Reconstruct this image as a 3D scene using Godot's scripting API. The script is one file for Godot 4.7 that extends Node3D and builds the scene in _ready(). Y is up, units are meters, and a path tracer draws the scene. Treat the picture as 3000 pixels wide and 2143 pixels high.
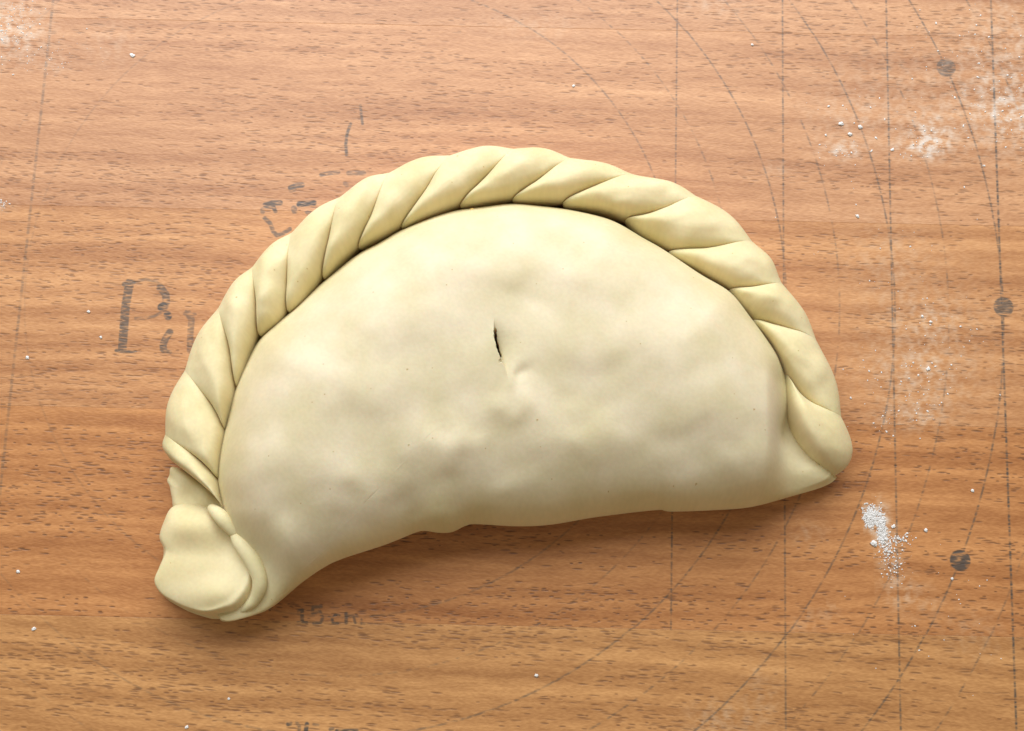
extends Node3D
# A raw crimped pasty on a printed beech pastry board, seen from above.
# Photograph-plane helper: at(px, py, h) gives the place, h metres above the board, of a point measured in the 3000 x 2143 photograph.

const LENS := 0.34433          # tan(19 deg)
const PITCH := 0.15708         # 9 deg from straight down
const REACH := 0.259           # camera to board centre
const BOARD_TURN := 0.022
const TEX_W := 2048
const TEX_X0 := -0.146
const TEX_LEN := 0.292
const EDGES := [-0.188, -0.138, -0.088, -0.0379, 0.0125, 0.0619, 0.112, 0.162]
const CIRCLE_X := -0.03987
const CIRCLE_Z := -0.02070

var rng := RandomNumberGenerator.new()
var eye := Vector3(0, REACH * cos(PITCH), REACH * sin(PITCH))
var taken := {}

func _ready() -> void:
	rng.seed = 71
	var cam := Camera3D.new()
	cam.name = "camera"
	cam.fov = 38.0
	cam.near = 0.01
	cam.far = 20.0
	add_child(cam)
	cam.look_at_from_position(eye, Vector3.ZERO, Vector3(0, 0, -1))
	cam.current = true
	var env := Environment.new()
	env.background_mode = Environment.BG_COLOR
	env.background_color = Color(0.93, 0.865, 0.74)
	env.background_energy_multiplier = 0.32
	env.tonemap_mode = Environment.TONE_MAPPER_LINEAR
	env.tonemap_exposure = 1.09
	env.sdfgi_enabled = true
	env.ssao_enabled = true
	env.ssil_enabled = true
	var we := WorldEnvironment.new()
	we.name = "environment"
	we.environment = env
	add_child(we)
	var window := AreaLight3D.new()
	window.name = "window_light"
	window.area_size = Vector2(0.80, 0.55)
	window.light_color = Color(0.985, 0.99, 1.0)
	window.light_energy = 0.74
	window.shadow_enabled = true
	window.area_range = 6.0
	add_child(window)
	window.look_at_from_position(Vector3(-0.06, 0.47, -0.46), Vector3(0.0, 0, 0.0), Vector3.UP)
	build_board()
	build_pasty()
	build_flour()

# ------------------------------------------------------------------ helpers
func at(px: float, py: float, h := 0.0) -> Vector3:
	var fwd := -eye / REACH
	var up := Vector3(1, 0, 0).cross(fwd)
	var d := fwd + Vector3((px - 1500.0) / 1071.5 * LENS, 0, 0) + up * ((1071.5 - py) / 1071.5 * LENS)
	return eye + d * ((h - eye.y) / d.y)

func on_board_axes(p: Vector3) -> Vector2:
	return Vector2(p.x * cos(BOARD_TURN) + p.z * sin(BOARD_TURN), -p.x * sin(BOARD_TURN) + p.z * cos(BOARD_TURN))

func numbered(n: String) -> String:
	var k: int = taken.get(n, 0)
	taken[n] = k + 1
	return n if k == 0 else "%s_%03d" % [n, k]

func tag(o: Node, label: String, category: String, group := "", kind := "") -> void:
	o.set_meta("label", label)
	o.set_meta("category", category)
	if group: o.set_meta("group", group)
	if kind: o.set_meta("kind", kind)

func piece(called: String, mesh: Mesh, m: Material, parent: Node) -> MeshInstance3D:
	var o := MeshInstance3D.new()
	o.name = called if parent != self else numbered(called)
	o.mesh = mesh
	o.material_override = m
	parent.add_child(o, true)
	return o

# grid of points, `wide` per row, joined into one smooth mesh; wrap closes each row on itself
func sheet(points: PackedVector3Array, colors: PackedColorArray, wide: int, wrap: bool, flip := false, pole := false) -> ArrayMesh:
	var uv := PackedVector2Array()
	uv.resize(points.size())
	for i in points.size():
		uv[i] = Vector2(points[i].x * 5.0 + 0.5, points[i].z * 5.0 + 0.5 + points[i].y * 1.3)
	var rows := points.size() / wide
	var index := PackedInt32Array()
	for r in rows - 1:
		for c in (wide if wrap else wide - 1):
			var a := r * wide + c
			var b := r * wide + (c + 1) % wide
			var d := a + wide
			var e := b + wide
			if flip:
				index.append_array([a, d, b, b, d, e])
			else:
				index.append_array([a, b, d, b, e, d])
	# turn every face outwards
	var mid := Vector3.ZERO
	for p in points: mid += p
	mid /= points.size()
	var vol := 0.0
	for t in range(0, index.size(), 3):
		vol += (points[index[t]] - mid).dot((points[index[t + 2]] - points[index[t]]).cross(points[index[t + 1]] - points[index[t]]))
	if vol < 0.0:
		for t in range(0, index.size(), 3):
			var keep := index[t + 1]
			index[t + 1] = index[t + 2]
			index[t + 2] = keep
	var arr := []
	arr.resize(Mesh.ARRAY_MAX)
	arr[Mesh.ARRAY_VERTEX] = points
	arr[Mesh.ARRAY_TEX_UV] = uv
	if colors.size() == points.size():
		arr[Mesh.ARRAY_COLOR] = colors
	arr[Mesh.ARRAY_INDEX] = index
	# smooth normals
	var nor := PackedVector3Array()
	nor.resize(points.size())
	for t in range(0, index.size(), 3):
		var i0 := index[t]
		var i1 := index[t + 1]
		var i2 := index[t + 2]
		var n := (points[i2] - points[i0]).cross(points[i1] - points[i0])
		nor[i0] += n
		nor[i1] += n
		nor[i2] += n
	for i in nor.size():
		nor[i] = nor[i].normalized() if nor[i].length_squared() > 0.0 else Vector3.UP
	if pole:
		for i in wide: nor[i] = Vector3.UP
	arr[Mesh.ARRAY_NORMAL] = nor
	var am := ArrayMesh.new()
	am.add_surface_from_arrays(Mesh.PRIMITIVE_TRIANGLES, arr)
	return am

# ------------------------------------------------------------------ board
func build_board() -> void:
	var board := Node3D.new()
	board.name = "pastry_board"
	add_child(board)
	board.rotation.y = -BOARD_TURN
	tag(board, "worn beech pastry board of glued staves, printed with faded grid lines and circles, dusted with flour", "board")
	board.set_meta("kind", "structure")
	var style := [
		{"seed": 1, "light": Color8(206, 157, 116), "dark": Color8(158, 108, 73), "pores": 5200, "len": 14.0, "dark_pore": 0.84, "slope": 0.030, "wave": 10.0},
		{"seed": 2, "light": Color8(206, 156, 114), "dark": Color8(158, 107, 71), "pores": 5400, "len": 14.0, "dark_pore": 0.80, "slope": 0.026, "wave": 9.0},
		{"seed": 3, "light": Color8(209, 156, 107), "dark": Color8(157, 104, 64), "pores": 5800, "len": 14.0, "dark_pore": 0.90, "slope": 0.020, "wave": 12.0},
		{"seed": 4, "light": Color8(203, 145, 92), "dark": Color8(150, 95, 53), "pores": 4800, "len": 12.5, "dark_pore": 1.2, "slope": 0.012, "wave": 14.0},
		{"seed": 5, "light": Color8(208, 156, 101), "dark": Color8(152, 103, 60), "pores": 5800, "len": 16.0, "dark_pore": 0.95, "slope": 0.040, "wave": 10.0},
	]
	var mats := []
	for k in 5:
		mats.append(stave_material(style[k], EDGES[k + 1], EDGES[k + 2]))
	for k in 7:
		var m: Material = mats[clampi(k - 1, 0, 4)] if k < 6 else mats[1]
		if k == 0: m = mats[4]
		piece("plank", stave_mesh(EDGES[k], EDGES[k + 1], k == 0 or k == 6), m, board)

func stave_mesh(z0: float, z1: float, flip: bool) -> ArrayMesh:
	var st := SurfaceTool.new()
	st.begin(Mesh.PRIMITIVE_TRIANGLES)
	var g := 0.00001
	var c := 0.00006
	var prof := [Vector2(z0 + g, -0.018), Vector2(z0 + g, -c * 0.6), Vector2(z0 + g + c, 0.0), Vector2(z1 - g - c, 0.0), Vector2(z1 - g, -c * 0.6), Vector2(z1 - g, -0.018)]
	var xs := [-0.29, TEX_X0, TEX_X0 + TEX_LEN, 0.29]
	var us := [0.49, 0.0, 1.0, 0.51]
	for s in 3:
		for i in 5:
			var a: Vector2 = prof[i]
			var b: Vector2 = prof[i + 1]
			var va := clampf((a.x - z0) / (z1 - z0), 0.004, 0.996)
			var vb := clampf((b.x - z0) / (z1 - z0), 0.004, 0.996)
			if flip:
				va = 1.0 - va
				vb = 1.0 - vb
			var n := Vector3(0, b.x - a.x, -(b.y - a.y)).normalized()
			var q := [[xs[s], a, us[s], va], [xs[s + 1], a, us[s + 1], va], [xs[s + 1], b, us[s + 1], vb], [xs[s], b, us[s], vb]]
			for j in [0, 1, 2, 0, 2, 3]:
				st.set_normal(n)
				st.set_uv(Vector2(q[j][2], q[j][3]))
				st.add_vertex(Vector3(q[j][0], q[j][1].y, q[j][1].x))
	for e in [0, 3]:
		var n := Vector3(-1 if e == 0 else 1, 0, 0)
		for t in [[0, 1, 2], [0, 2, 3], [0, 3, 4], [0, 4, 5]]:
			for j in (t if e == 3 else [t[0], t[2], t[1]]):
				var p: Vector2 = prof[j]
				st.set_normal(n)
				st.set_uv(Vector2(0.3 + p.y, clampf((p.x - z0) / (z1 - z0), 0.01, 0.99)))
				st.add_vertex(Vector3(xs[e], p.y, p.x))
	return st.commit()

func noise_bytes(sd: int, freq: float, w: int, h: int, stretch: int, oct := 3) -> PackedByteArray:
	var n := FastNoiseLite.new()
	n.seed = sd
	n.noise_type = FastNoiseLite.TYPE_SIMPLEX_SMOOTH
	n.frequency = freq
	n.fractal_octaves = oct
	var im := n.get_image(w / stretch, h, false, false, true)
	im.convert(Image.FORMAT_L8)
	im.resize(w, h, Image.INTERPOLATE_CUBIC)
	return im.get_data()

func stave_material(s: Dictionary, z0: float, z1: float) -> StandardMaterial3D:
	var scale := TEX_W / TEX_LEN
	var W := TEX_W
	var H := int(round((z1 - z0) * scale))
	var sd: int = s.seed * 37
	var slope: float = s.slope
	var tall := H + int(absf(slope) * W) + 40
	var broad := noise_bytes(sd + 1, 0.022, W, tall, 32, 3)
	var streak := noise_bytes(sd + 2, 0.085, W, tall, 8, 3)
	var fibre := noise_bytes(sd + 3, 0.30, W, tall, 4, 2)
	var wear := noise_bytes(sd + 4, 0.16, W, H, 4, 3)
	var puff := noise_bytes(sd + 5, 0.045, W, H, 1, 5)
	var pore := PackedByteArray()
	pore.resize(W * H)
	var ink := PackedByteArray()
	ink.resize(W * H)
	# pores: short dark dashes along the grain
	var r := RandomNumberGenerator.new()
	r.seed = sd
	var drift := FastNoiseLite.new()
	drift.seed = sd + 9
	drift.frequency = 0.004
	for k in s.pores:
		var x := r.randf_range(-20, W)
		var y := r.randf_range(0, H)
		var band := drift.get_noise_2d(x * 0.25, y * 2.2)
		if r.randf() > 0.55 + band * 1.9:
			continue
		var ln: float = s.len * r.randf_range(0.45, 1.75)
		var thick := r.randf_range(0.8, 1.5)
		var a := r.randf_range(110, 250)
		var tilt := slope + drift.get_noise_2d(x * 0.6, y * 1.5 + 900.0) * 0.05 + r.randf_range(-0.02, 0.02)
		for i in int(ln):
			var t := i / ln
			var e := 1.0 - pow(absf(2.0 * t - 1.0), 2.5)
			var xx := int(x + i)
			if xx < 0 or xx >= W: continue
			var yy := y + tilt * i
			var half := thick * (0.45 + 0.55 * e)
			for dy in range(-2, 4):
				var py := int(yy) + dy
				if py < 0 or py >= H: continue
				var v := a * e * clampf(1.25 - absf(py - yy) / half, 0.0, 1.0)
				var q := py * W + xx
				if v > pore[q]: pore[q] = int(v)
	draw_prints(ink, W, H, z0, scale)
	# flour film, on a coarse lattice
	var cw := W / 16 + 2
	var ch := H / 16 + 2
	var film := PackedFloat32Array()
	film.resize(cw * ch)
	for j in ch:
		for i in cw:
			var bx := TEX_X0 + i * 16.0 / scale
			var bz := z0 + j * 16.0 / scale
			var f := 0.0
			for p in film_patches():
				var dx: float = (bx - p[0]) / p[2]
				var dz: float = (bz - p[1]) / p[3]
				var d := dx * dx + dz * dz
				if d < 5.0: f += 0.5 * p[4] * exp(-d)
			film[j * cw + i] = f
	var L: Color = s.light
	var D: Color = s.dark
	var dark_pore: float = s.dark_pore
	var out := PackedByteArray()
	out.resize(W * H * 3)
	var bump := PackedByteArray()
	bump.resize(W * H)
	var lr := L.r * 255.0
	var lg := L.g * 255.0
	var lb := L.b * 255.0
	var dr := D.r * 255.0
	var dg := D.g * 255.0
	var db := D.b * 255.0
	var wave: float = s.wave
	var shift := PackedInt32Array()
	shift.resize(W)
	for x in W:
		shift[x] = int(20.0 + wave * 0.55 * sin(x * 0.0043 + s.seed * 1.7) + 2.0 * sin(x * 0.013 + s.seed) ) + int((W - x) * slope)
	for y in H:
		var row := y * W
		for x in W:
			var q := row + x
			var g := clampi(y + shift[x], 0, tall - 1) * W + x
			var f := fibre[g]
			var t := 0.60 + (broad[g] - 128) * 0.0030 + (streak[g] - 128) * 0.0018 + (f - 128) * 0.0019
			var po := pore[q] * 0.00392 * dark_pore
			var ik := ink[q]
			var cr := dr + (lr - dr) * t
			var cg := dg + (lg - dg) * t
			var cb := db + (lb - db) * t
			var pk := minf(0.85, po * 0.74)
			cr += (94.0 - cr) * pk
			cg += (62.0 - cg) * pk
			cb += (41.0 - cb) * pk
			if ik > 0:
				var a := ik * 0.00392 * clampf(0.78 + (wear[q] - 128) * 0.008 + po * 0.7 - (f - 128) * 0.004, 0.0, 0.95)
				cr += (66.0 - cr) * a
				cg += (64.0 - cg) * a
				cb += (65.0 - cb) * a
			var fl := film[(y >> 4) * cw + (x >> 4)]
			if fl > 0.01:
				var ax := (x & 15) * 0.0625
				var ay := (y & 15) * 0.0625
				var c0 := (y >> 4) * cw + (x >> 4)
				fl = (film[c0] * (1.0 - ax) + film[c0 + 1] * ax) * (1.0 - ay) + (film[c0 + cw] * (1.0 - ax) + film[c0 + cw + 1] * ax) * ay
				var a := clampf(fl * (0.62 + (puff[q] - 128) * 0.011 + (f - 128) * 0.004), 0.0, 0.72)
				cr += (226.0 - cr) * a
				cg += (224.0 - cg) * a
				cb += (222.0 - cb) * a
			out[q * 3] = clampi(int(cr), 0, 255)
			out[q * 3 + 1] = clampi(int(cg), 0, 255)
			out[q * 3 + 2] = clampi(int(cb), 0, 255)
			bump[q] = clampi(int(190.0 - po * 130.0 + (f - 128) * 0.35 + (streak[g] - 128) * 0.12), 0, 255)
	var m := StandardMaterial3D.new()
	m.resource_name = "beech"
	m.albedo_texture = ImageTexture.create_from_image(Image.create_from_data(W, H, false, Image.FORMAT_RGB8, out))
	m.roughness = 0.47
	m.metallic_specular = 0.5
	m.heightmap_enabled = true
	m.heightmap_scale = 0.012
	m.heightmap_texture = ImageTexture.create_from_image(Image.create_from_data(W, H, false, Image.FORMAT_L8, bump))
	return m

var patches := []
func film_patches() -> Array:
	if patches.is_empty():
		# photo x, y, half-width, half-height (metres), strength
		for p in [[2960, 330, 0.010, 0.009, 0.6], [2990, 120, 0.010, 0.020, 0.25], [2705, 425, 0.006, 0.0032, 1.15], [2735, 385, 0.005, 0.005, 0.7], [2470, 440, 0.004, 0.0018, 0.5], [2470, 440, 0.006, 0.0025, 0.5], [2500, 350, 0.012, 0.006, 0.22], [2630, 250, 0.02, 0.012, 0.22], [2900, 220, 0.012, 0.02, 0.3],
				[2280, 490, 0.003, 0.002, 0.35], [2680, 1080, 0.012, 0.008, 0.4], [2700, 1210, 0.006, 0.004, 0.45], [2600, 1230, 0.004, 0.003, 0.35], [2720, 930, 0.009, 0.005, 0.3], [2600, 760, 0.01, 0.01, 0.22], [2760, 1000, 0.02, 0.02, 0.16],
				[2552, 1514, 0.0018, 0.0028, 2.0], [2584, 1548, 0.0013, 0.0042, 1.5], [2590, 1560, 0.0026, 0.006, 0.5], [2610, 1660, 0.003, 0.006, 0.35], [2640, 1720, 0.004, 0.004, 0.25], [2370, 1560, 0.004, 0.003, 0.3], [2420, 1790, 0.003, 0.002, 0.35], [2350, 1820, 0.003, 0.002, 0.35], [2100, 2110, 0.007, 0.004, 0.35], [2230, 2050, 0.004, 0.008, 0.22], [2680, 1760, 0.006, 0.004, 0.25], [2850, 1850, 0.008, 0.006, 0.2],
				[20, 60, 0.008, 0.009, 0.6], [60, 120, 0.008, 0.006, 0.35], [0, 600, 0.003, 0.002, 0.5], [165, 190, 0.003, 0.002, 0.35], [320, 130, 0.007, 0.006, 0.22], [1560, 70, 0.012, 0.004, 0.2], [2100, 10, 0.008, 0.003, 0.35]]:
			var b := on_board_axes(at(p[0], p[1]))
			patches.append([b.x, b.y, p[2], p[3], p[4]])
	return patches

func stamp(ink: PackedByteArray, W: int, H: int, x: float, y: float, r: float, a: float) -> void:
	if y < -r - 1 or y > H + r or x < -r - 1 or x > W + r: return
	for yy in range(maxi(0, int(y - r - 1)), mini(H, int(y + r) + 3)):
		for xx in range(maxi(0, int(x - r - 1)), mini(W, int(x + r) + 3)):
			var d := sqrt((xx - x) * (xx - x) + (yy - y) * (yy - y))
			var v := int(a * 255.0 * clampf((r + 1.0 - d) / 1.9, 0.0, 1.0))
			var q := yy * W + xx
			if v > ink[q]: ink[q] = v

func draw_prints(ink: PackedByteArray, W: int, H: int, z0: float, scale: float) -> void:
	var fade := FastNoiseLite.new()
	fade.seed = 401
	fade.frequency = 0.9
	var centre := on_board_axes(Vector3(CIRCLE_X, 0, CIRCLE_Z))
	# concentric printed circles, one per half grid step: radius, strength, how much of the line has worn off
	for c in [[0.0804, 0.5, 0.0], [0.0940, 0.42, 0.35], [0.1074, 0.62, 0.0], [0.1206, 0.5, 0.3], [0.1342, 0.68, 0.0], [0.1474, 0.5, 0.3], [0.1608, 0.72, 0.0], [0.1740, 0.6, 0.3]]:
		var n := int(TAU * c[0] * scale / 1.0)
		for i in n:
			var a := TAU * i / n
			var y: float = (centre.y + c[0] * sin(a) - z0) * scale
			if y < -3 or y > H + 3: continue
			var x: float = (centre.x + c[0] * cos(a) - TEX_X0) * scale
			var left := clampf(1.0 - maxf(0.0, (1000.0 - x) / 900.0) * 0.75, 0.34, 1.0)
			var v: float = 0.78 * c[1] * left * clampf(0.86 - c[2] * 1.4 + fade.get_noise_2d(a * 40.0, c[0] * 900.0) * (1.1 + c[2] * 2.0), 0.0, 1.0)
			stamp(ink, W, H, x, y, 1.5 + 0.5 * fade.get_noise_2d(a * 90.0, 7.0), v)
	# vertical grid lines
	for l in [[154, 0, -30, 1700, 0.36, 2.4], [1984, 0, 1965, 1848, 0.62, 1.3], [2292, 0, 2302, 2200, 0.62, 1.4], [2596, 0, 2640, 2200, 0.66, 1.5], [2903, 0, 2980, 2200, 0.85, 1.7]]:
		var p0 := on_board_axes(at(l[0], l[1] - 300.0 * signf(1.0)))
		var p1 := on_board_axes(at(l[2], l[3]))
		if l[1] == 0:
			p0 = on_board_axes(at(l[0], 0))
			p0 += (p0 - p1).normalized() * 0.03
		var n := int(p0.distance_to(p1) * scale)
		for i in n:
			var p := p0.lerp(p1, float(i) / n)
			var y := (p.y - z0) * scale
			if y < -3 or y > H + 3: continue
			var left := l[4] * clampf(0.72 + fade.get_noise_2d(i * 0.06, l[0]) * 1.1, 0.0, 1.0) as float
			stamp(ink, W, H, (p.x - TEX_X0) * scale, y, l[5] * (1.0 + 0.25 * fade.get_noise_2d(i * 0.2, l[0] + 50.0)), left)
	# three printed dots on the largest full circle
	for d in [[2772, 198, 0.6], [2940, 899, 0.7], [2813, 1641, 0.85]]:
		var b := on_board_axes(at(d[0], d[1]))
		stamp(ink, W, H, (b.x - TEX_X0) * scale, (b.y - z0) * scale, 17.0, d[2])
	# lettering, worn: strokes as photo points, half width in texture pixels, strength
	for s in [
		[[[378, 828], [366, 900], [357, 1020]], 7.5, 0.62], [[[338, 1025], [360, 1029], [396, 1029]], 2.2, 0.75], [[[362, 832], [390, 826]], 4.0, 0.6], [[[390, 826], [425, 818], [455, 824], [478, 845]], 2.4, 0.35], [[[468, 842], [484, 862], [486, 885], [478, 902]], 6.5, 0.55], [[[478, 896], [472, 899]], 7.0, 0.8], [[[470, 915], [450, 926], [420, 932], [395, 932]], 2.4, 0.45],
		[[[489, 922], [491, 926]], 6.5, 0.8], [[[496, 972], [484, 990], [476, 1010], [478, 1022]], 6.0, 0.6], [[[472, 1024], [498, 1030]], 2.6, 0.6], [[[548, 915], [560, 935], [556, 980], [556, 1025]], 5.5, 0.42], [[[540, 918], [570, 921]], 3.0, 0.4],
		[[[850, 548], [866, 542], [884, 540]], 4.5, 0.7], [[[852, 554], [860, 552]], 4.5, 0.4], [[[776, 598], [796, 592], [820, 592]], 4.5, 0.7], [[[778, 602], [800, 604], [806, 620]], 3.5, 0.7], [[[768, 612], [768, 622]], 4.0, 0.4], [[[876, 596], [900, 593], [918, 592]], 5.0, 0.85], [[[860, 608], [862, 620]], 5.0, 0.45], [[[900, 622], [906, 628]], 4.5, 0.45],
		[[[774, 640], [790, 655], [800, 680], [810, 690], [826, 686], [848, 672]], 3.6, 0.55], [[[940, 510], [960, 506], [990, 503]], 3.5, 0.5], [[[1020, 505], [1045, 505], [1065, 505]], 4.0, 0.42], [[[1010, 535], [1015, 540]], 4.0, 0.3],
		[[[1055, 308], [1057, 330], [1061, 362]], 2.3, 0.5], [[[1026, 362], [1016, 390], [1012, 420], [1014, 452]], 2.6, 0.6],
		[[[884, 1786], [884, 1822]], 3.0, 0.6], [[[872, 1824], [898, 1824]], 2.0, 0.7], [[[872, 1788], [884, 1784]], 1.8, 0.6], [[[940, 1776], [916, 1776], [914, 1794], [936, 1790], [944, 1806], [938, 1826], [918, 1828]], 2.6, 0.48],
		[[[992, 1801], [982, 1799], [972, 1810], [974, 1826], [988, 1828]], 2.2, 0.6], [[[1013, 1796], [1013, 1826]], 2.8, 0.6], [[[1013, 1802], [1034, 1800], [1040, 1826]], 2.2, 0.5], [[[1040, 1802], [1056, 1806], [1058, 1828]], 2.2, 0.45], [[[1064, 1826], [1066, 1827]], 2.4, 0.5],
		[[[842, 2122], [850, 2120]], 3.0, 0.7], [[[868, 2118], [876, 2128], [874, 2150]], 2.6, 0.4], [[[898, 2122], [896, 2132], [894, 2150]], 3.4, 0.75], [[[918, 2123], [930, 2124]], 2.4, 0.35], [[[966, 2137], [974, 2135]], 2.4, 0.5], [[[985, 2141], [1010, 2141], [1045, 2140]], 2.6, 0.7],
	]:
		var pts: Array = s[0]
		for i in pts.size() - 1:
			var a := on_board_axes(at(pts[i][0], pts[i][1]))
			var b := on_board_axes(at(pts[i + 1][0], pts[i + 1][1]))
			var n := int(a.distance_to(b) * scale) + 1
			for k in n + 1:
				var p := a.lerp(b, float(k) / n)
				stamp(ink, W, H, (p.x - TEX_X0) * scale, (p.y - z0) * scale, s[1], minf(0.95, s[2] * 1.12))

# ------------------------------------------------------------------ dough
func dough_material() -> StandardMaterial3D:
	var S := 1024
	var a := noise_bytes(901, 0.012, S, S, 1, 4)
	var b := noise_bytes(902, 0.16, S, S, 1, 2)
	var px := PackedByteArray()
	px.resize(S * S * 3)
	for q in S * S:
		var t := 246.0 + (a[q] - 128) * 0.085 + (b[q] - 128) * 0.035
		px[q * 3] = clampi(int(t), 0, 255)
		px[q * 3 + 1] = clampi(int(t - 1.0), 0, 255)
		px[q * 3 + 2] = clampi(int(t - 3.0 + (a[q] - 128) * 0.07), 0, 255)
	var im := Image.create_from_data(S, S, false, Image.FORMAT_RGB8, px)
	var r := RandomNumberGenerator.new()
	r.seed = 55
	for k in 260:
		var x := r.randi_range(2, S - 4)
		var y := r.randi_range(2, S - 4)
		var big := r.randf() < 0.12
		var d := r.randf_range(0.35, 0.75)
		var c := Color(0.62, 0.50, 0.33).lerp(Color(0.9, 0.86, 0.75), d)
		im.set_pixel(x, y, c)
		if big:
			im.set_pixel(x + 1, y, c)
			im.set_pixel(x, y + 1, c.lerp(Color(0.95, 0.93, 0.9), 0.5))
	var m := StandardMaterial3D.new()
	m.resource_name = "dough"
	m.albedo_texture = ImageTexture.create_from_image(im)
	m.vertex_color_use_as_albedo = true
	m.roughness = 0.62
	m.metallic_specular = 0.32
	var rough := PackedByteArray()
	rough.resize(S * S)
	for q in S * S: rough[q] = clampi(128 + int((b[q] - 128) * 0.8), 0, 255)
	m.heightmap_enabled = true
	m.heightmap_scale = 0.0022
	m.heightmap_texture = ImageTexture.create_from_image(Image.create_from_data(S, S, false, Image.FORMAT_L8, rough))
	m.subsurf_scatter_enabled = true
	m.subsurf_scatter_strength = 0.12
	m.rim_enabled = true
	m.rim = 0.12
	m.rim_tint = 0.4
	return m

const FLOURED := Color(0.755, 0.68, 0.485)
const PLAIN := Color(0.79, 0.695, 0.425)

# closed outline through photo points, resampled by direction round a centre
func ray_lengths(outline: Array, h: float, c: Vector3, n: int) -> PackedFloat32Array:
	var poly := []
	var m := outline.size()
	for i in m:
		var p0 := at(outline[(i - 1 + m) % m][0], outline[(i - 1 + m) % m][1], h)
		var p1 := at(outline[i][0], outline[i][1], h)
		var p2 := at(outline[(i + 1) % m][0], outline[(i + 1) % m][1], h)
		var p3 := at(outline[(i + 2) % m][0], outline[(i + 2) % m][1], h)
		for k in 10:
			poly.append(p1.cubic_interpolate(p2, p0, p3, k / 10.0))
	var out := PackedFloat32Array()
	out.resize(n)
	for i in poly.size():
		var a: Vector3 = poly[i] - c
		var b: Vector3 = poly[(i + 1) % poly.size()] - c
		var ta := atan2(a.z, a.x)
		var tb := atan2(b.z, b.x)
		var span := wrapf(tb - ta, -PI, PI)
		var lo := ta if span > 0 else tb
		var k0 := int(ceil(lo / TAU * n))
		var k1 := int(floor((lo + absf(span)) / TAU * n))
		for k in range(k0, k1 + 1):
			var t := TAU * k / n
			var d := Vector2(cos(t), sin(t))
			var e := Vector2(b.x - a.x, b.z - a.z)
			var den := d.x * e.y - d.y * e.x
			if absf(den) < 1e-12: continue
			var l := (a.x * e.y - a.z * e.x) / den
			var q := posmod(k, n)
			out[q] = maxf(out[q], l)
	# close the few gaps and smooth lightly
	for q in n:
		if out[q] <= 0.0: out[q] = out[(q - 1 + n) % n]
	return out

func gauss(x: float, y: float, l: Array) -> float:
	var dx: float = (x - l[0]) / (l[2] * 1.08)
	var dy: float = (y - l[1]) / (l[3] * 1.2)
	var d := dx * dx + dy * dy
	return l[4] * exp(-0.5 * d) if d < 12.0 else 0.0

func px_of(p: Vector3) -> Vector2:
	var fwd := -eye / REACH
	var up := Vector3(1, 0, 0).cross(fwd)
	var d := p - eye
	var z := d.dot(fwd)
	return Vector2(1500.0 + d.x / z / LENS * 1071.5, 1071.5 - d.dot(up) / z / LENS * 1071.5)

const SLIT := [[1449, 930], [1449, 945], [1449, 960], [1449, 974], [1450, 987], [1452, 1000], [1455, 1013], [1459, 1026], [1464, 1040], [1469, 1053], [1474, 1066], [1480, 1080], [1486, 1096], [1493, 1118]]

func build_pasty() -> void:
	var dough := dough_material()
	var pasty := Node3D.new()
	pasty.name = "pasty"
	add_child(pasty)
	tag(pasty, "raw half-moon pasty of pale dough with rope crimped edge and small steam slit", "pasty")
	build_body(pasty, dough)
	build_rope(pasty, dough)
	build_ends(pasty, dough)

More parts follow.
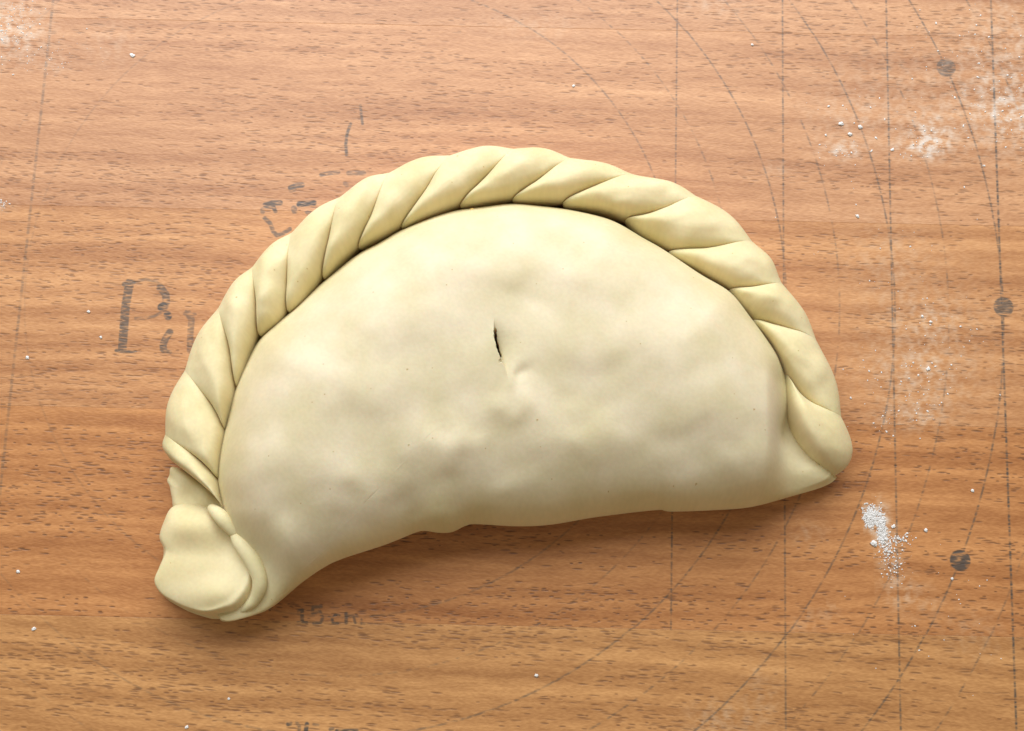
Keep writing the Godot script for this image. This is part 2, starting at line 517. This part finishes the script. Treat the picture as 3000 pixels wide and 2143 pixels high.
func build_body(pasty: Node3D, dough: Material) -> void:
	var outline := [[665, 1822], [728, 1808], [792, 1784], [850, 1736], [930, 1678], [1000, 1641], [1132, 1597], [1220, 1562], [1250, 1557], [1286, 1562], [1325, 1560], [1365, 1542], [1396, 1537], [1514, 1543], [1616, 1538], [1748, 1516], [1919, 1496], [1967, 1500], [2088, 1496], [2198, 1487], [2308, 1459], [2409, 1430], [2452, 1408], [2466, 1382], [2462, 1350],
		[2430, 1310], [2390, 1240], [2345, 1150], [2310, 1080], [2280, 1020], [2215, 930], [2150, 850], [2060, 795], [1950, 722], [1890, 688], [1800, 636], [1700, 606], [1600, 588], [1500, 578], [1400, 588], [1320, 600], [1240, 624], [1160, 660], [1100, 695], [1030, 734], [930, 814], [832, 904], [745, 980], [690, 1080], [665, 1150], [640, 1260], [622, 1340], [618, 1410], [630, 1490], [640, 1560], [640, 1650], [630, 1740], [640, 1806]]
	var c := at(1474, 1100, 0.007)
	var N := 1020
	var len := ray_lengths(outline, 0.007, c, N)
	for k in N: len[k] *= lerpf(0.990, 1.0, smoothstep(-0.15, 0.35, sin(TAU * k / N)))
	# distances to the straight edge and to the crimped edge, on a 1 mm lattice
	var gx0 := -0.085
	var gz0 := -0.060
	var gw := 172
	var gh := 132
	var low_edge := PackedVector2Array()
	var high_edge := PackedVector2Array()
	for k in range(0, N, 3):
		var t := TAU * (k % N) / N
		var e := Vector2(c.x + len[k % N] * cos(t), c.z + len[k % N] * sin(t))
		var ep := px_of(Vector3(e.x, 0.007, e.y))
		var e2 := Vector2(c.x + len[(k + 3) % N] * cos(t + TAU * 3 / N), c.z + len[(k + 3) % N] * sin(t + TAU * 3 / N))
		if ep.y > 1395.0 and not (ep.x < 700.0 and ep.y < 1790.0): low_edge.append_array([e, e2])
		else: high_edge.append_array([e, e2])
	var rim_line := PackedVector2Array()
	for k in N: rim_line.append(Vector2(c.x + len[k] * cos(TAU * k / N), c.z + len[k] * sin(TAU * k / N)))
	var dist_low := PackedFloat32Array()
	var dist_high := PackedFloat32Array()
	dist_low.resize(gw * gh)
	dist_high.resize(gw * gh)
	for j in gh:
		for i in gw:
			var p := Vector2(gx0 + i * 0.001, gz0 + j * 0.001)
			var b0 := 1e9
			for e in range(0, low_edge.size(), 2): b0 = minf(b0, p.distance_squared_to(Geometry2D.get_closest_point_to_segment(p, low_edge[e], low_edge[e + 1])))
			var b1 := 1e9
			for e in range(0, high_edge.size(), 2): b1 = minf(b1, p.distance_squared_to(Geometry2D.get_closest_point_to_segment(p, high_edge[e], high_edge[e + 1])))
			var outside := not Geometry2D.is_point_in_polygon(p, rim_line)
			dist_low[j * gw + i] = sqrt(b0) * (-1.0 if outside and b0 <= b1 else 1.0)
			dist_high[j * gw + i] = sqrt(b1) * (-1.0 if outside and b1 < b0 else 1.0)
	# lumps of filling under the dough: photo x, y, half sizes in photo pixels, height in millimetres
	var lumps := [[1312, 1318, 75, 42, 1.5], [1700, 1300, 120, 45, 1.1], [1520, 1196, 60, 36, 1.2], [1880, 1010, 130, 55, 0.9], [1400, 780, 90, 40, 0.8], [1560, 860, 50, 30, -0.5], [1740, 810, 100, 45, 0.8], [1255, 915, 90, 40, 0.6], [1050, 1140, 95, 50, 1.0], [850, 1310, 85, 55, 0.7], [1010, 1400, 85, 45, 1.0], [1130, 1470, 60, 40, 0.8], [1200, 1490, 30, 45, -0.9], [2205, 1365, 60, 40, 0.9], [2100, 1180, 120, 50, 0.6], [1450, 1330, 60, 60, -0.5], [1500, 1440, 120, 40, 0.7], [1900, 1420, 120, 45, 0.5], [1120, 970, 60, 40, 0.5], [1620, 1000, 90, 50, 0.4], [1400, 1060, 70, 50, 0.4], [1330, 1180, 90, 60, -0.4], [1700, 1140, 80, 45, -0.5], [880, 1060, 80, 50, 0.5], [760, 1420, 60, 60, 0.6], [800, 1600, 70, 40, 0.7], [2050, 950, 60, 40, 0.4], [1990, 1300, 80, 40, -0.5], [1286, 1530, 40, 30, 0.9], [1504, 1106, 15, 20, 0.45], [1538, 1098, 26, 12, -0.4]]
	var slit := []
	for s in SLIT: slit.append(Vector2(s[0], s[1]))
	var wob := FastNoiseLite.new()
	wob.seed = 12
	wob.frequency = 1.0
	wob.fractal_octaves = 1
	var pts := PackedVector3Array()
	var cols := PackedColorArray()
	var rings := 262
	var under := 14
	for j in rings + under:
		for k in N:
			var hole := 0.0
			var t := TAU * k / N
			var s := sin(t)          # +1 towards the straight edge, -1 towards the crimp
			var straight := smoothstep(-0.15, 0.35, s)
			var rim := lerpf(0.003, 0.0068, straight)
			var r := 0.0
			var y := 0.0
			var reach := 0.0
			if j < rings:
				var u := float(j) / (rings - 1)
				r = 0.0 if j == 0 else lerpf(0.003, 1.0, 1.0 - pow(1.0 - u, 1.6))
				reach = r * len[k]
				var x0 := c.x + reach * cos(t)
				var z0 := c.z + reach * s
				var top := 0.0285
				var fx := clampf((x0 - gx0) / 0.001, 0.0, gw - 2.0)
				var fz := clampf((z0 - gz0) / 0.001, 0.0, gh - 2.0)
				var ci := int(fz) * gw + int(fx)
				fx -= int(fx)
				fz -= int(fz)
				var dl := lerpf(lerpf(dist_low[ci], dist_low[ci + 1], fx), lerpf(dist_low[ci + gw], dist_low[ci + gw + 1], fx), fz)
				var dh := lerpf(lerpf(dist_high[ci], dist_high[ci + 1], fx), lerpf(dist_high[ci + gw], dist_high[ci + gw + 1], fx), fz)
				rim = lerpf(0.003, 0.0068 + 0.0034 * exp(-pow((1500.0 + x0 * 11400.0 - 1120.0) / 300.0, 2.0)), smoothstep(0.30, 0.70, (maxf(dh, 0.0) + 1e-6) / (maxf(dh, 0.0) + maxf(dl, 0.0) + 2e-6)))
				var pl := pow(1.0 - pow(1.0 - clampf(dl / 0.040, 0.0, 1.0), 2.5), 0.50)
				var ph := pow(1.0 - pow(1.0 - clampf(dh / 0.030, 0.0, 1.0), 2.8), lerpf(0.85, 0.62, smoothstep(1450.0, 1850.0, 1500.0 + x0 * 11000.0)))
				y = rim + (top - rim) * pl * ph
				var q := px_of(Vector3(x0, y, z0))
				# the thin corner beyond the filling, right
				var ridge := 2288.0 - 0.00022 * (q.y - 1250.0) * (q.y - 1250.0) * (1.0 if q.y > 1250.0 else 0.4)
				var corner := smoothstep(-45.0, 95.0, q.x - ridge) * smoothstep(1040.0, 1120.0, q.y)
				y = lerpf(y, minf(y, 0.0040 + 0.34 * (y - 0.004)), corner)
				y -= 0.0046 * exp(-0.5 * (pow((q.x - 2328.0) / 24.0, 2.0) + pow((q.y - 1262.0) / 50.0, 2.0)))
				y += 0.0018 * exp(-0.5 * (pow((q.x - 2435.0) / 50.0, 2.0) + pow((q.y - 1385.0) / 40.0, 2.0))) * smoothstep(1.0, 0.97, r)
				# and the left end, which lies under the folded tab
				var lowend := smoothstep(0.0, 170.0, 865.0 - q.x - (1600.0 - q.y) * 0.3) * smoothstep(1490.0, 1660.0, q.y)
				y = lerpf(y, minf(y, 0.0085), lowend * 0.75)
				var bump := 0.0
				var wx := q.x + 18.0 * wob.get_noise_2d(q.x * 0.008, q.y * 0.008)
				var wy := q.y + 18.0 * wob.get_noise_2d(q.x * 0.008 + 50.0, q.y * 0.008)
				for l in lumps: bump += gauss(wx, wy, l)
				bump += wob.get_noise_2d(q.x * 0.0052 + 9.0, q.y * 0.0060) * 0.08
				y += bump * 0.00108 * smoothstep(1.0, 0.86, r)
				# the slit
				if q.x > 1380 and q.x < 1600 and q.y > 900 and q.y < 1160:
					var best := 1e9
					var side := 0.0
					var along := 0.0
					for i in slit.size() - 1:
						var a: Vector2 = slit[i]
						var b: Vector2 = slit[i + 1]
						var e := b - a
						var f := clampf((q - a).dot(e) / e.length_squared(), 0.0, 1.0)
						var w := q - a - e * f
						if w.length() < best:
							best = w.length()
							side = -signf(e.cross(q - a))
							along = (i + f) / (slit.size() - 1)
					var open := smoothstep(0.0, 0.5, along) * smoothstep(1.0, 0.5, along)
					var d := best * side
					if d > -1.0:
						y -= open * 0.0026 * exp(-maxf(d, 0.0) / 24.0)
					else:
						y += open * 0.0004 * exp(d / 25.0)
					var mouth := smoothstep(0.16, 0.30, along) * smoothstep(0.66, 0.48, along)
					var ragged := d + 2.2 * wob.get_noise_2d(q.y * 0.075, 4.0) + 0.8 * wob.get_noise_2d(q.y * 0.2, 9.0)
					hole = mouth * smoothstep(3.2, 1.6, absf(ragged - 2.1))
					y -= 0.010 * mouth * smoothstep(3.9, 1.9, absf(ragged - 2.1))
			else:
				var ps := (j - rings + 1) * PI / 2 / under
				r = 1.0 - (1.0 - cos(ps)) * lerpf(0.06, 0.18, straight)
				y = pts[(rings - 1) * N + k].y * (1.0 - sin(ps)) + 0.0002
				reach = len[k] * r
			var p := Vector3(c.x + reach * cos(t), y, c.z + reach * s)
			pts.append(p)
			var dust := smoothstep(1.0, 0.72, r)
			cols.append(PLAIN.lerp(FLOURED, dust).lerp(Color(0.11, 0.06, 0.035), hole))
	piece("dough_case", sheet(pts, cols, N, true, false, true), dough, pasty)

# crease i of the rope edge: where it meets the body, its middle, and the outer rim, in photo pixels
const CREASES := [
	[670, 1500, 606, 1440, 506, 1352], [652, 1420, 580, 1345, 486, 1272], [664, 1274, 616, 1185, 544, 1082], [695, 1158, 668, 1010, 646, 902], [757, 1000, 748, 880, 747, 782], [842, 930, 838, 810, 862, 680], [941, 832, 962, 700, 1004, 578],
	[1042, 740, 1085, 630, 1147, 506], [1163, 681, 1235, 570, 1325, 457], [1332, 617, 1420, 520, 1512, 441], [1486, 595, 1575, 525, 1678, 469], [1631, 604, 1740, 545, 1860, 520], [1815, 645, 1920, 618, 2042, 580], [1936, 736, 2080, 722, 2205, 713],
	[2120, 850, 2210, 838, 2290, 838], [2191, 937, 2280, 950, 2392, 1008], [2288, 1085, 2365, 1165, 2464, 1229], [2294, 1200, 2378, 1324, 2474, 1408]]

func crease(i: int, w: float) -> Vector3:
	var n := CREASES.size()
	var k := clampi(i, 0, n - 1)
	var q: Array = CREASES[k]
	var a := at(q[0], q[1], 0.006)
	var m := at(q[2], q[3], 0.012)
	var b := at(q[4], q[5], 0.006)
	var p := a * (w * (w - 1.0) * 0.5) + m * (1.0 - w * w) + b * (w * (w + 1.0) * 0.5)
	if i < 0: return p * 2.0 - crease(1, w)
	if i >= n: return p * 2.0 - crease(n - 2, w)
	return p

func build_rope(pasty: Node3D, dough: Material) -> void:
	var last := CREASES.size() - 2
	var dents := FastNoiseLite.new()
	dents.seed = 77
	dents.frequency = 1.0
	dents.fractal_octaves = 2
	var M := 56
	for i in last + 1:
		var U := 48
		var pts := PackedVector3Array()
		var cols := PackedColorArray()
		for a in U + 1:
			var u := 0.5 - 0.5 * cos(PI * a / U)
			u = lerpf(u, float(a) / U, 0.15)
			var x := absf(2.0 * u - 1.0)
			for b in M:
				var ph := TAU * b / M
				var w := signf(cos(ph)) * pow(absf(cos(ph)), 0.88)
				var top := signf(sin(ph)) * pow(absf(sin(ph)), 0.92)
				var inner := smoothstep(0.95, -0.3, w)
				# deep crease where the fold tucks in, fading towards the outer rim
				var crest := 0.40
				var deep := 0.66 if i >= last - 1 else 0.58
				var xl := clampf((crest - u) / crest, 0.0, 1.0)
				var xt := clampf((u - crest) / (1.0 - crest), 0.0, 1.0)
				var lead := deep * (1.0 - pow(1.0 - pow(xl, 2.4), 0.5))
				var trail := deep * (1.0 - pow(1.0 - pow(xt, 2.0), 0.5))
				if i == 0: lead = 0.0
				if i == last: trail = 0.0
				var f := maxf(lead, trail) * inner
				if i > 0 and i < last: f += 0.12 * (0.5 + 0.5 * cos(TAU * u)) * (1.0 - inner)
				elif i == 0: f += 0.12 * u * u * (1.0 - inner)
				else: f += 0.12 * (1.0 - u) * (1.0 - u) * (1.0 - inner)
				var s := 1.0 - f
				var lift := 1.0
				if i == 0: lift = sqrt(maxf(0.0, 1.0 - pow(1.0 - u, 5.0)))
				if i == last: lift = sqrt(maxf(0.0, 1.0 - pow(u, 4.0)))
				var ww := w * (1.0 - f * (0.30 if w > 0.0 else 0.42)) * (1.0 + (0.05 if w > 0.0 else 0.17) * sin(PI * u) * smoothstep(0.2, 1.0, absf(w)))
				if i == last: ww *= 1.0 - 0.22 * pow(u, 5.0) + 0.10 * sin(PI * u) * smoothstep(0.0, 1.0, w)
				var p := crease(i, ww).cubic_interpolate(crease(i + 1, ww), crease(i - 1, ww), crease(i + 2, ww), u)
				var tall := 0.0082 + 0.0005 * lerpf(sin(i * 2.3), sin((i + 1) * 2.3), u)
				var mid := 0.0068
				if i == last: mid = lerpf(0.0068, lerpf(0.0094, 0.0058, 0.5 + 0.5 * w), u)
				var dent := dents.get_noise_3d(p.x * 130.0, ph * 0.5, p.z * 130.0) * 0.0007
				p.y = maxf(0.0003, mid + (tall + dent) * top * s * lift)
				pts.append(p)
				cols.append(PLAIN)
		piece("crimp_fold", sheet(pts, cols, M, true), dough, pasty)

# a closed cushion over a photo outline: edge height, top height, squareness
func cushion(outline: Array, cx: float, cy: float, rim: float, top: float, n0: float, shape: Callable, segs := 160, rings := 40) -> ArrayMesh:
	var c := at(cx, cy, rim)
	var len := ray_lengths(outline, rim, c, segs)
	var pts := PackedVector3Array()
	var cols := PackedColorArray()
	var edge := PackedFloat32Array()
	edge.resize(segs)
	for j in rings + 7:
		for k in segs:
			var t := TAU * k / segs
			var r := 1.0
			var y := 0.0
			if j < rings:
				var u := float(j) / (rings - 1)
				r = maxf(1e-4, 1.0 - pow(1.0 - u, 1.5))
				y = rim + (top - rim) * pow(maxf(0.0, 1.0 - pow(r, n0)), 0.5)
			else:
				var ps := (j - rings + 1) * PI / 14
				r = 1.0 - (1.0 - cos(ps)) * 0.12
				y = edge[k] * (1.0 - sin(ps)) + 0.0003
			var p := Vector3(c.x + len[k] * r * cos(t), y, c.z + len[k] * r * sin(t))
			if j < rings: p.y = maxf(0.0006, p.y + shape.call(px_of(p), r, t))
			if j == rings - 1: edge[k] = p.y
			pts.append(p)
			cols.append(PLAIN)
	return sheet(pts, cols, segs, true)

func swept(path: Array, radii: Array) -> ArrayMesh:
	var curve := Curve3D.new()
	for i in path.size():
		var p := at(path[i][0], path[i][1], path[i][2])
		var t := Vector3.ZERO
		if i > 0 and i < path.size() - 1:
			t = (at(path[i + 1][0], path[i + 1][1], path[i + 1][2]) - at(path[i - 1][0], path[i - 1][1], path[i - 1][2])) / 6.0
		curve.add_point(p, -t, t)
	curve.bake_interval = 0.0004
	var L := curve.get_baked_length()
	var pts := PackedVector3Array()
	var cols := PackedColorArray()
	var steps := 40
	for j in steps + 1:
		var u := float(j) / steps
		var o := curve.sample_baked(u * L, true)
		var d := (curve.sample_baked(minf(L, u * L + 0.0006), true) - curve.sample_baked(maxf(0.0, u * L - 0.0006), true)).normalized()
		var side := d.cross(Vector3.UP).normalized()
		var up := side.cross(d)
		var fi := u * (radii.size() - 1)
		var r := lerpf(radii[int(fi)], radii[mini(radii.size() - 1, int(fi) + 1)], smoothstep(0.0, 1.0, fi - int(fi))) * sqrt(maxf(0.0, 1.0 - pow(absf(2.0 * u - 1.0), 6.0)))
		for k in 20:
			var a := TAU * k / 20
			pts.append(o + (side * cos(a) + up * sin(a)) * r)
			cols.append(PLAIN)
	return sheet(pts, cols, 20, true)

func build_ends(pasty: Node3D, dough: Material) -> void:
	var tab := [[510, 1484], [484, 1532], [472, 1572], [478, 1609], [456, 1662], [438, 1712], [462, 1756], [508, 1786], [552, 1806], [612, 1820], [665, 1810], [718, 1781], [755, 1731], [766, 1673], [742, 1625], [705, 1575], [670, 1530], [633, 1500], [575, 1478]]
	var shape := func(q: Vector2, r: float, t: float) -> float:
		var y := 0.0
		# cut edge falls away at the lower left
		var fall := smoothstep(0.15, 0.95, cos(t - 2.25)) * smoothstep(0.80, 0.93, r)
		y -= fall * 0.0062
		# hollow beside the curled lip, low swell at the lower right
		y -= 0.0022 * exp(-0.5 * (pow((q.x - 660.0) / 34.0, 2.0) + pow((q.y - 1590.0) / 70.0, 2.0)))
		y += 0.0010 * exp(-0.5 * (pow((q.x - 640.0) / 60.0, 2.0) + pow((q.y - 1740.0) / 30.0, 2.0)))
		y += 0.0011 * exp(-pow((r - 0.88) / 0.09, 2.0)) * smoothstep(-0.2, 0.5, cos(t - 0.15))
		y += 0.0010 * exp(-0.5 * (pow((q.x - 550.0) / 50.0, 2.0) + pow((q.y - 1545.0) / 26.0, 2.0)))
		y -= 0.0005 * exp(-0.5 * (pow((q.x - 560.0) / 70.0, 2.0) + pow((q.y - 1620.0) / 22.0, 2.0)))
		return y
	piece("end_tab", cushion(tab, 612, 1650, 0.0064, 0.0120, 6.0, shape), dough, pasty)
	var flat := func(q: Vector2, _r: float, _t: float) -> float:
		return 0.0006 * sin(q.x * 0.06) * sin(q.y * 0.05 + 1.0)
	var layer := [[500, 1428], [490, 1408], [496, 1392], [505, 1368], [560, 1390], [640, 1450], [690, 1520], [640, 1530], [560, 1515], [514, 1500], [508, 1460]]
	piece("under_fold", cushion(layer, 575, 1455, 0.0030, 0.0068, 4.0, flat), dough, pasty)
	piece("curled_lip", swept([[612, 1484, 0.0102], [652, 1520, 0.0122], [698, 1576, 0.0112]], [0.0012, 0.0017, 0.0012]), dough, pasty)
	piece("curled_lip", swept([[672, 1552, 0.0110], [711, 1602, 0.0122], [746, 1656, 0.0122], [761, 1708, 0.0116], [744, 1760, 0.0102], [700, 1796, 0.0086]], [0.0010, 0.0018, 0.0019, 0.0017, 0.0013, 0.0008]), dough, pasty)

# ------------------------------------------------------------------ flour
func flour_mat() -> StandardMaterial3D:
	var m := StandardMaterial3D.new()
	m.resource_name = "flour"
	m.albedo_color = Color(0.90, 0.90, 0.90)
	m.roughness = 1.0
	m.metallic_specular = 0.1
	return m

func crumb_mesh(sd: int, rough: float) -> ArrayMesh:
	var n := FastNoiseLite.new()
	n.seed = sd
	n.frequency = 0.9
	n.fractal_octaves = 3
	var pts := PackedVector3Array()
	for j in 9:
		for k in 14:
			var th := PI * j / 8
			var ph := TAU * k / 14
			var d := Vector3(sin(th) * cos(ph), cos(th), sin(th) * sin(ph))
			pts.append(d * (1.0 + rough * n.get_noise_3dv(d * 1.6)) * Vector3(1, 0.62, 1))
	return sheet(pts, PackedColorArray(), 14, true)

func build_flour() -> void:
	var m := flour_mat()
	var shapes := []
	for k in 4: shapes.append(crumb_mesh(300 + k, 1.1))
	# crumbs of flour one can tell apart: photo x, y, half width in millimetres, lengthening, turn, label
	for c in [
		[2204, 132, 0.75, 1.0, 0.3, "round white flour crumb furthest left of the flour at upper right"],
		[2465, 363, 1.05, 1.5, 0.1, "long flour crumb, upper one of the bright group of three at upper right"],
		[2521, 373, 1.0, 1.2, 0.5, "flour crumb at the right of the bright group of three at upper right"],
		[2491, 394, 1.0, 1.1, 0.9, "largest lowest white flour crumb of the bright group of three at upper right"],
		[2420, 396, 0.65, 1.0, 0.2, "small flour crumb left of the bright group of three at upper right"],
		[2428, 312, 0.6, 1.4, 0.7, "small flour crumb above and left of the bright group of three"],
		[2615, 439, 0.75, 1.2, 0.4, "flour crumb touching the printed vertical line second from the right edge"],
		[2512, 634, 0.8, 1.6, -0.6, "slanted flour crumb alone to the right of the pasty's shoulder"],
		[2354, 918, 0.7, 1.4, 0.2, "flour crumb tucked against the right outer rim of the crimp"],
		[2703, 928, 0.7, 1.0, 0.1, "upper flour crumb of a pair left of the middle printed dot"],
		[2727, 944, 0.75, 1.2, 0.2, "lower flour crumb of a pair left of the middle printed dot"],
		[2815, 957, 0.5, 1.3, 0.1, "tiny flour crumb nearest to the middle printed dot"],
		[2720, 1081, 0.9, 1.1, 0.8, "bright flour crumb in the dusting right of the pasty's lower right side"],
		[2493, 1167, 0.55, 1.0, 0.0, "tiny flour crumb beside the pasty's right corner"],
		[2561, 1594, 1.25, 1.5, -0.3, "knobbly flour crumb at the foot of the flour heap at lower right"],
		[2618, 1543, 0.85, 1.2, 0.6, "flour crumb just right of the flour heap at lower right"],
		[2713, 1555, 0.8, 1.2, -0.5, "flour crumb alone between the flour heap and the lowest printed dot"],
		[2790, 1697, 0.6, 1.3, -0.6, "flour crumb just below the lowest printed dot"],
		[2850, 1439, 0.7, 1.3, -0.2, "flour crumb beside the rightmost printed vertical line above the lowest dot"],
		[388, 163, 1.0, 1.3, -0.6, "blurred flour crumb at upper left of the bare board"],
		[259, 914, 0.8, 1.2, 0.0, "flour crumb just left of the printed letter P, upper one of two"],
		[295, 989, 0.75, 1.1, -0.4, "flour crumb at the foot of the printed letter P, lower one of two"],
		[80, 1049, 0.8, 1.2, -0.1, "flour crumb near the left edge of the picture below the letter P"],
		[53, 1676, 0.75, 1.3, 0.2, "flour crumb near the left edge level with the pasty's end tab"],
		[99, 1843, 0.8, 1.6, 0.6, "long slanting flour crumb at lower left of the board"],
		[670, 2048, 0.6, 1.2, 0.8, "flour crumb below the pasty's end tab near the bottom left"],
		[547, 2131, 0.7, 1.2, 0.5, "flour crumb cut off by the bottom edge of the picture"],
		[1572, 1980, 0.8, 1.1, 1.2, "flour crumb alone below the middle of the pasty"],
		[1681, 252, 0.6, 1.6, 0.8, "small flour crumb alone above the pasty's crimp"],
	]:
		var o := piece("flour_crumb", shapes[rng.randi() % 4], m, self)
		var r: float = c[2] * 0.001 * 0.44
		o.position = at(c[0], c[1], 0.0) + Vector3(0, r * 0.34, 0)
		o.rotation.y = c[4]
		o.scale = Vector3(r * c[3], r * 0.8, r)
		tag(o, c[5], "flour crumb", "flour crumbs on the board")
	# loose dusting, too fine to count
	dusting("flour_dust", "fine dusting of white flour scattered over the right side of the board", m, [[2960, 330, 0.011, 0.010, 900], [2700, 425, 0.006, 0.004, 260], [2475, 440, 0.004, 0.0016, 170], [2500, 340, 0.009, 0.005, 120], [2680, 1090, 0.011, 0.008, 420], [2700, 1205, 0.004, 0.003, 180], [2600, 1225, 0.003, 0.003, 100], [2720, 930, 0.009, 0.006, 120], [2610, 760, 0.012, 0.012, 110], [2900, 150, 0.02, 0.02, 420], [2700, 1750, 0.012, 0.012, 90], [2850, 1850, 0.012, 0.010, 80], [2650, 600, 0.03, 0.03, 150]], 0.00007, 0.00024)
	dusting("flour_heap", "small smeared heap of white flour right of the pasty's lower corner", m, [[2552, 1516, 0.0011, 0.0015, 1100], [2582, 1540, 0.0007, 0.0024, 800], [2594, 1590, 0.0011, 0.0022, 260], [2612, 1640, 0.0022, 0.004, 150], [2640, 1580, 0.0020, 0.0008, 90]], 0.000045, 0.00022)
	dusting("flour_film", "thin flour dusting in the upper left corner of the board", m, [[20, 60, 0.006, 0.007, 260], [120, 160, 0.008, 0.004, 60], [2, 600, 0.0012, 0.001, 40]], 0.00006, 0.00018)
	var crumb := piece("dough_crumb", crumb_mesh(340, 0.9), dough_crumb_mat(), self)
	crumb.position = at(1387, 619, 0.0098)
	crumb.scale = Vector3(0.0011, 0.0006, 0.0006)
	tag(crumb, "tiny orange crumb of dough caught under the top of the crimp", "crumb")

func dough_crumb_mat() -> StandardMaterial3D:
	var m := StandardMaterial3D.new()
	m.resource_name = "crumb"
	m.albedo_color = Color(0.93, 0.80, 0.48)
	m.roughness = 0.8
	return m

func dusting(called: String, label: String, m: Material, spots: Array, small: float, big: float) -> void:
	var places := []
	for s in spots:
		var c := at(s[0], s[1])
		for k in int(s[4] * (0.16 if called == "flour_dust" else 1.0)):
			var x := rng.randfn() * 0.75
			var z := rng.randfn() * 0.75
			var r := lerpf(small, big, pow(rng.randf(), 3.0))
			var p := c + Vector3(x * s[2], r * 0.25, z * s[3])
			if called == "flour_heap": p.y += 0.00025 * exp(-1.2 * (x * x + z * z)) * rng.randf()
			places.append(Transform3D(Basis.from_euler(Vector3(rng.randf_range(-0.4, 0.4), rng.randf() * TAU, 0)).scaled_local(Vector3(r * rng.randf_range(0.8, 1.7), r * 0.8, r)), p))
	var mm := MultiMesh.new()
	mm.transform_format = MultiMesh.TRANSFORM_3D
	var g := crumb_mesh(320, 0.9)
	mm.mesh = g
	mm.instance_count = places.size()
	for k in places.size(): mm.set_instance_transform(k, places[k])
	var o := MultiMeshInstance3D.new()
	o.name = numbered(called)
	o.multimesh = mm
	o.material_override = m
	add_child(o, true)
	tag(o, label, "flour", "", "stuff")
